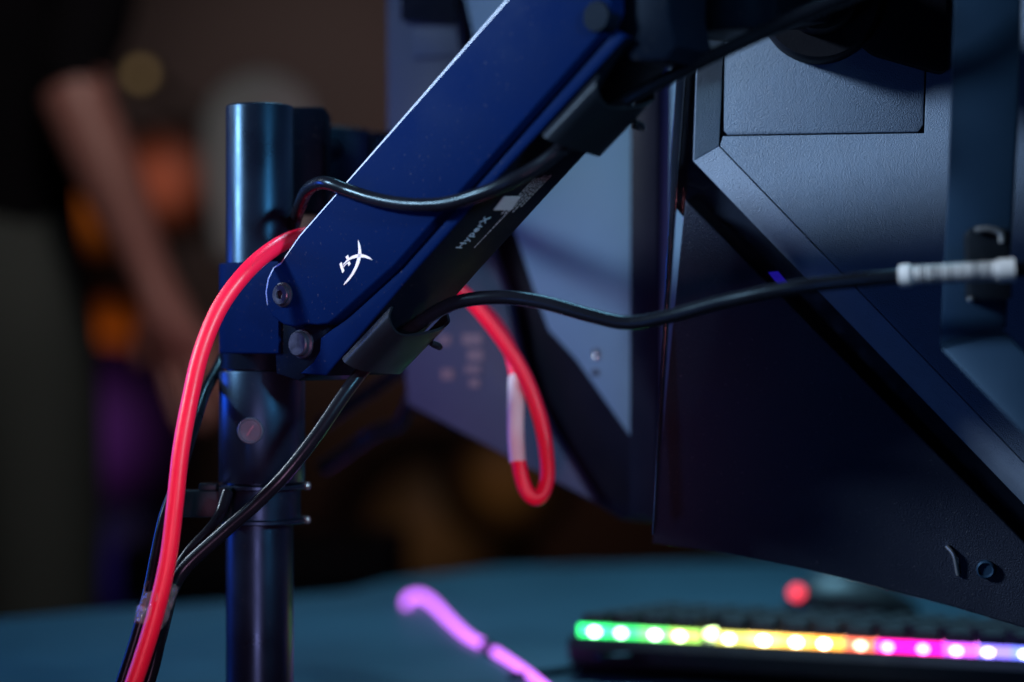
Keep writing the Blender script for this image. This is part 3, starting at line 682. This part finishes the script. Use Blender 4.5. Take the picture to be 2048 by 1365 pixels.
pel = j(0, 0, 0.98, .155, .105); wai = j(0, 0, 1.12, .145, .10); che = j(0, 0, 1.30, .165, .11); sho = j(0, 0.01, 1.43, .12, .09)
nk_ = j(0, 0, 1.51, .055); hd0 = j(0, -0.01, 1.58, .072, .080); hd1 = j(0, -0.005, 1.66, .078, .092); hd2 = j(0, 0, 1.73, .055, .065)
nos = j(0, -0.105, 1.63, .013); ear1 = j(.082, 0, 1.64, .014); ear2 = j(-.082, 0, 1.64, .014)
chain(pel, wai, che, sho, nk_, hd0, hd1, hd2); E += [(hd1, nos), (hd1, ear1), (hd1, ear2)]
def armch(s, el, wr, hand):
    a = j(s*.175, 0.0, 1.41, .062); b_ = j(*el, .043); m_ = j((el[0]+wr[0])/2, (el[1]+wr[1])/2, (el[2]+wr[2])/2, .040); c_ = j(*wr, .028, .024); p_ = j(*hand, .040, .022)
    E.append((sho, a)); chain(a, b_, m_, c_, p_)
    d = (Vector(hand)-Vector(wr)).normalized(); side = d.cross(Vector((0.2, 1, 0.1))).normalized()
    for q, ln in ((-1.5, .075), (-.5, .085), (.5, .082), (1.5, .065)):
        k1 = j(*(Vector(hand) + side*q*.019 + d*.035), .0095); k2 = j(*(Vector(hand) + side*q*.021 + d*(.035+ln*.55) + Vector((0, -.012, 0))), .0085); k3 = j(*(Vector(hand) + side*q*.021 + d*(.035+ln) + Vector((0, -.03, 0))), .007)
        E.append((p_, k1)); chain(k1, k2, k3)
    t1 = j(*(Vector(hand) - side*.042 - d*.01), .011); t2 = j(*(Vector(hand) - side*.055 + d*.025), .0085); E.append((p_, t1)); chain(t1, t2)
armch(1, (0.165, -0.15, 1.25), (0.262, -0.18, 1.035), (0.290, -0.19, 0.975))
armch(-1, (-.26, 0.03, 1.14), (-.28, -.06, .92), (-.28, -.08, .85))
for s in (-1, 1):
    h = j(s*.09, 0, .90, .095); k = j(s*.105, -.015, .50, .066); an = j(s*.11, .02, .09, .045); he = j(s*.11, .05, .045, .040); to = j(s*.125, -.14, .035, .038, .030)
    E.append((pel, h)); chain(h, k, an, to); E.append((an, he))
def cut(c):
    x = c.x-BX; z = c.z
    if z > 1.47: return 3 if (z > 1.70 or (c.y-BY > 0.02 and z > 1.57)) else 0
    a_, h_ = Vector((0.165, -0.15, 1.25)), Vector((0.33, -0.21, 0.88)); q_ = Vector((x, c.y-BY, z)); d_ = h_-a_
    t_ = (q_-a_).dot(d_)/d_.length_squared
    if 0.02 < t_ and (q_ - a_ - d_*min(t_, 1)).length < 0.075 and c.y-BY < -0.085: return 0
    if x < -0.215 and z < 1.2: return 0
    if z < 0.085: return 4
    if z < 1.105 and abs(x) < 0.215: return 2
    return 1
person('person', 'standing person in black shirt and grey trousers, blurred at far left', J, E, [M['skin'], M['shirt'], M['trouser'], M['hair'], M['shoe']], cut, pel)

# pale chair in the distance
ch = thing('chair', 'pale rounded chair back, blurred behind the pole top', 'chair', (P(530, 300, 2.9).x, 2.9, 0))
cc0 = P(520, 300, 2.9)
bm = bmesh.new()
ol = [Vector((cc0.x + sx*0.085, 2.9, cc0.z + sz)) for sx, sz in ((-.75,-.16), (-1,-.04), (-1.0,.04), (-.8,.085), (-.4,.11), (0,.118), (.4,.11), (.8,.085), (1,.04), (1,-.04), (.75,-.16))]
prism(bm, ol, Vector((0, 0.06, 0)), 0.015, 3); mesh_obj('backrest', bm, M['pale'], ch, 60)
bm = bmesh.new(); box(bm, Vector((cc0.x, 3.05, 0.62)), EX, EY, EZ, 0.40, 0.40, 0.08, 0.02, 3); mesh_obj('seat', bm, M['matte'], ch, 60)
bm = bmesh.new(); tube(bm, [Vector((cc0.x, 2.93, cc0.z-.15)), Vector((cc0.x, 2.95, .75)), Vector((cc0.x, 3.02, .63))], 0.02, 12, 6); mesh_obj('back_post', bm, M['matte'], ch, 60)
bm = bmesh.new(); lathe(bm, Vector((cc0.x, 3.05, 0.0)), EZ, [(0.22, 0.0), (0.22, 0.015), (0.03, 0.04), (0.025, 0.58)], 32); mesh_obj('pedestal', bm, M['matte'], ch, 40)

def glow_lens(c, r, col, st):                          # painted glow, brightest in the middle
    m = emat('soft_glow', col, st); nt = m.node_tree; b = nt.nodes['Principled BSDF']
    g = nt.nodes.new('ShaderNodeNewGeometry'); d = nt.nodes.new('ShaderNodeVectorMath'); d.operation = 'DISTANCE'; d.inputs[1].default_value = c
    nt.links.new(g.outputs['Position'], d.inputs[0])
    mr = nt.nodes.new('ShaderNodeMapRange'); mr.interpolation_type = 'SMOOTHERSTEP'; mr.inputs[1].default_value = 0; mr.inputs[2].default_value = r; mr.inputs[3].default_value = st; mr.inputs[4].default_value = 0
    nt.links.new(d.outputs['Value'], mr.inputs[0]); nt.links.new(mr.outputs[0], b.inputs['Emission Strength']); return m
# glowing discs added for distant colour blurs; only the tan one is a lamp
def far_glow(px, py, d, r, col, st, label, name='distant_glow'):
    c_ = P(px, py, d)
    t = thing(name, label, 'lamp', c_)
    bm = bmesh.new(); lathe(bm, c_, Vector((0, 1, 0)), [(r*1.01, 0.0), (r*1.02, 0.01), (r*1.0, 0.06), (0.012, 0.08), (0.012, 5.99-d)], 24); mesh_obj('housing', bm, M['matte'], t, 40)
    bm = bmesh.new(); lathe(bm, c_ - EY*0.001, Vector((0, -1, 0)), [(r, 0.0), (r*0.92, r*0.25), (r*0.6, r*0.45), (0.001, r*0.52)], 24); mesh_obj('lens', bm, glow_lens(c_, r, col, st), t, 60)
far_glow(283, 150, 5.0, 0.030, (0.55, 0.36, 0.15), 2.4, 'dim tan lamp glowing above the far left arm')
far_glow(205, 420, 5.3, 0.16, (0.9, 0.20, 0.02), 0.42, 'dull orange glow between the far person and the pale chair')
far_glow(335, 365, 5.3, 0.16, (0.9, 0.20, 0.10), 0.50, 'dusky red glow right of the far person arm')
far_glow(222, 690, 5.3, 0.16, (0.95, 0.17, 0.01), 0.48, 'low orange glow beside the far person trousers')
far_glow(865, 1060, 5.0, 0.26, (0.9, 0.40, 0.14), 0.06, 'faint amber glow low behind the red loop')
far_glow(1010, 955, 4.6, 0.16, (0.9, 0.36, 0.08), 0.09, 'faint amber glow left of the red loop bottom')
far_glow(195, 860, 5.3, 0.28, (0.30, 0.06, 0.50), 0.24, 'dim violet glow low at far left')
far_glow(205, 1120, 5.3, 0.26, (0.08, 0.04, 0.55), 0.11, 'dim indigo glow just above the table at left')
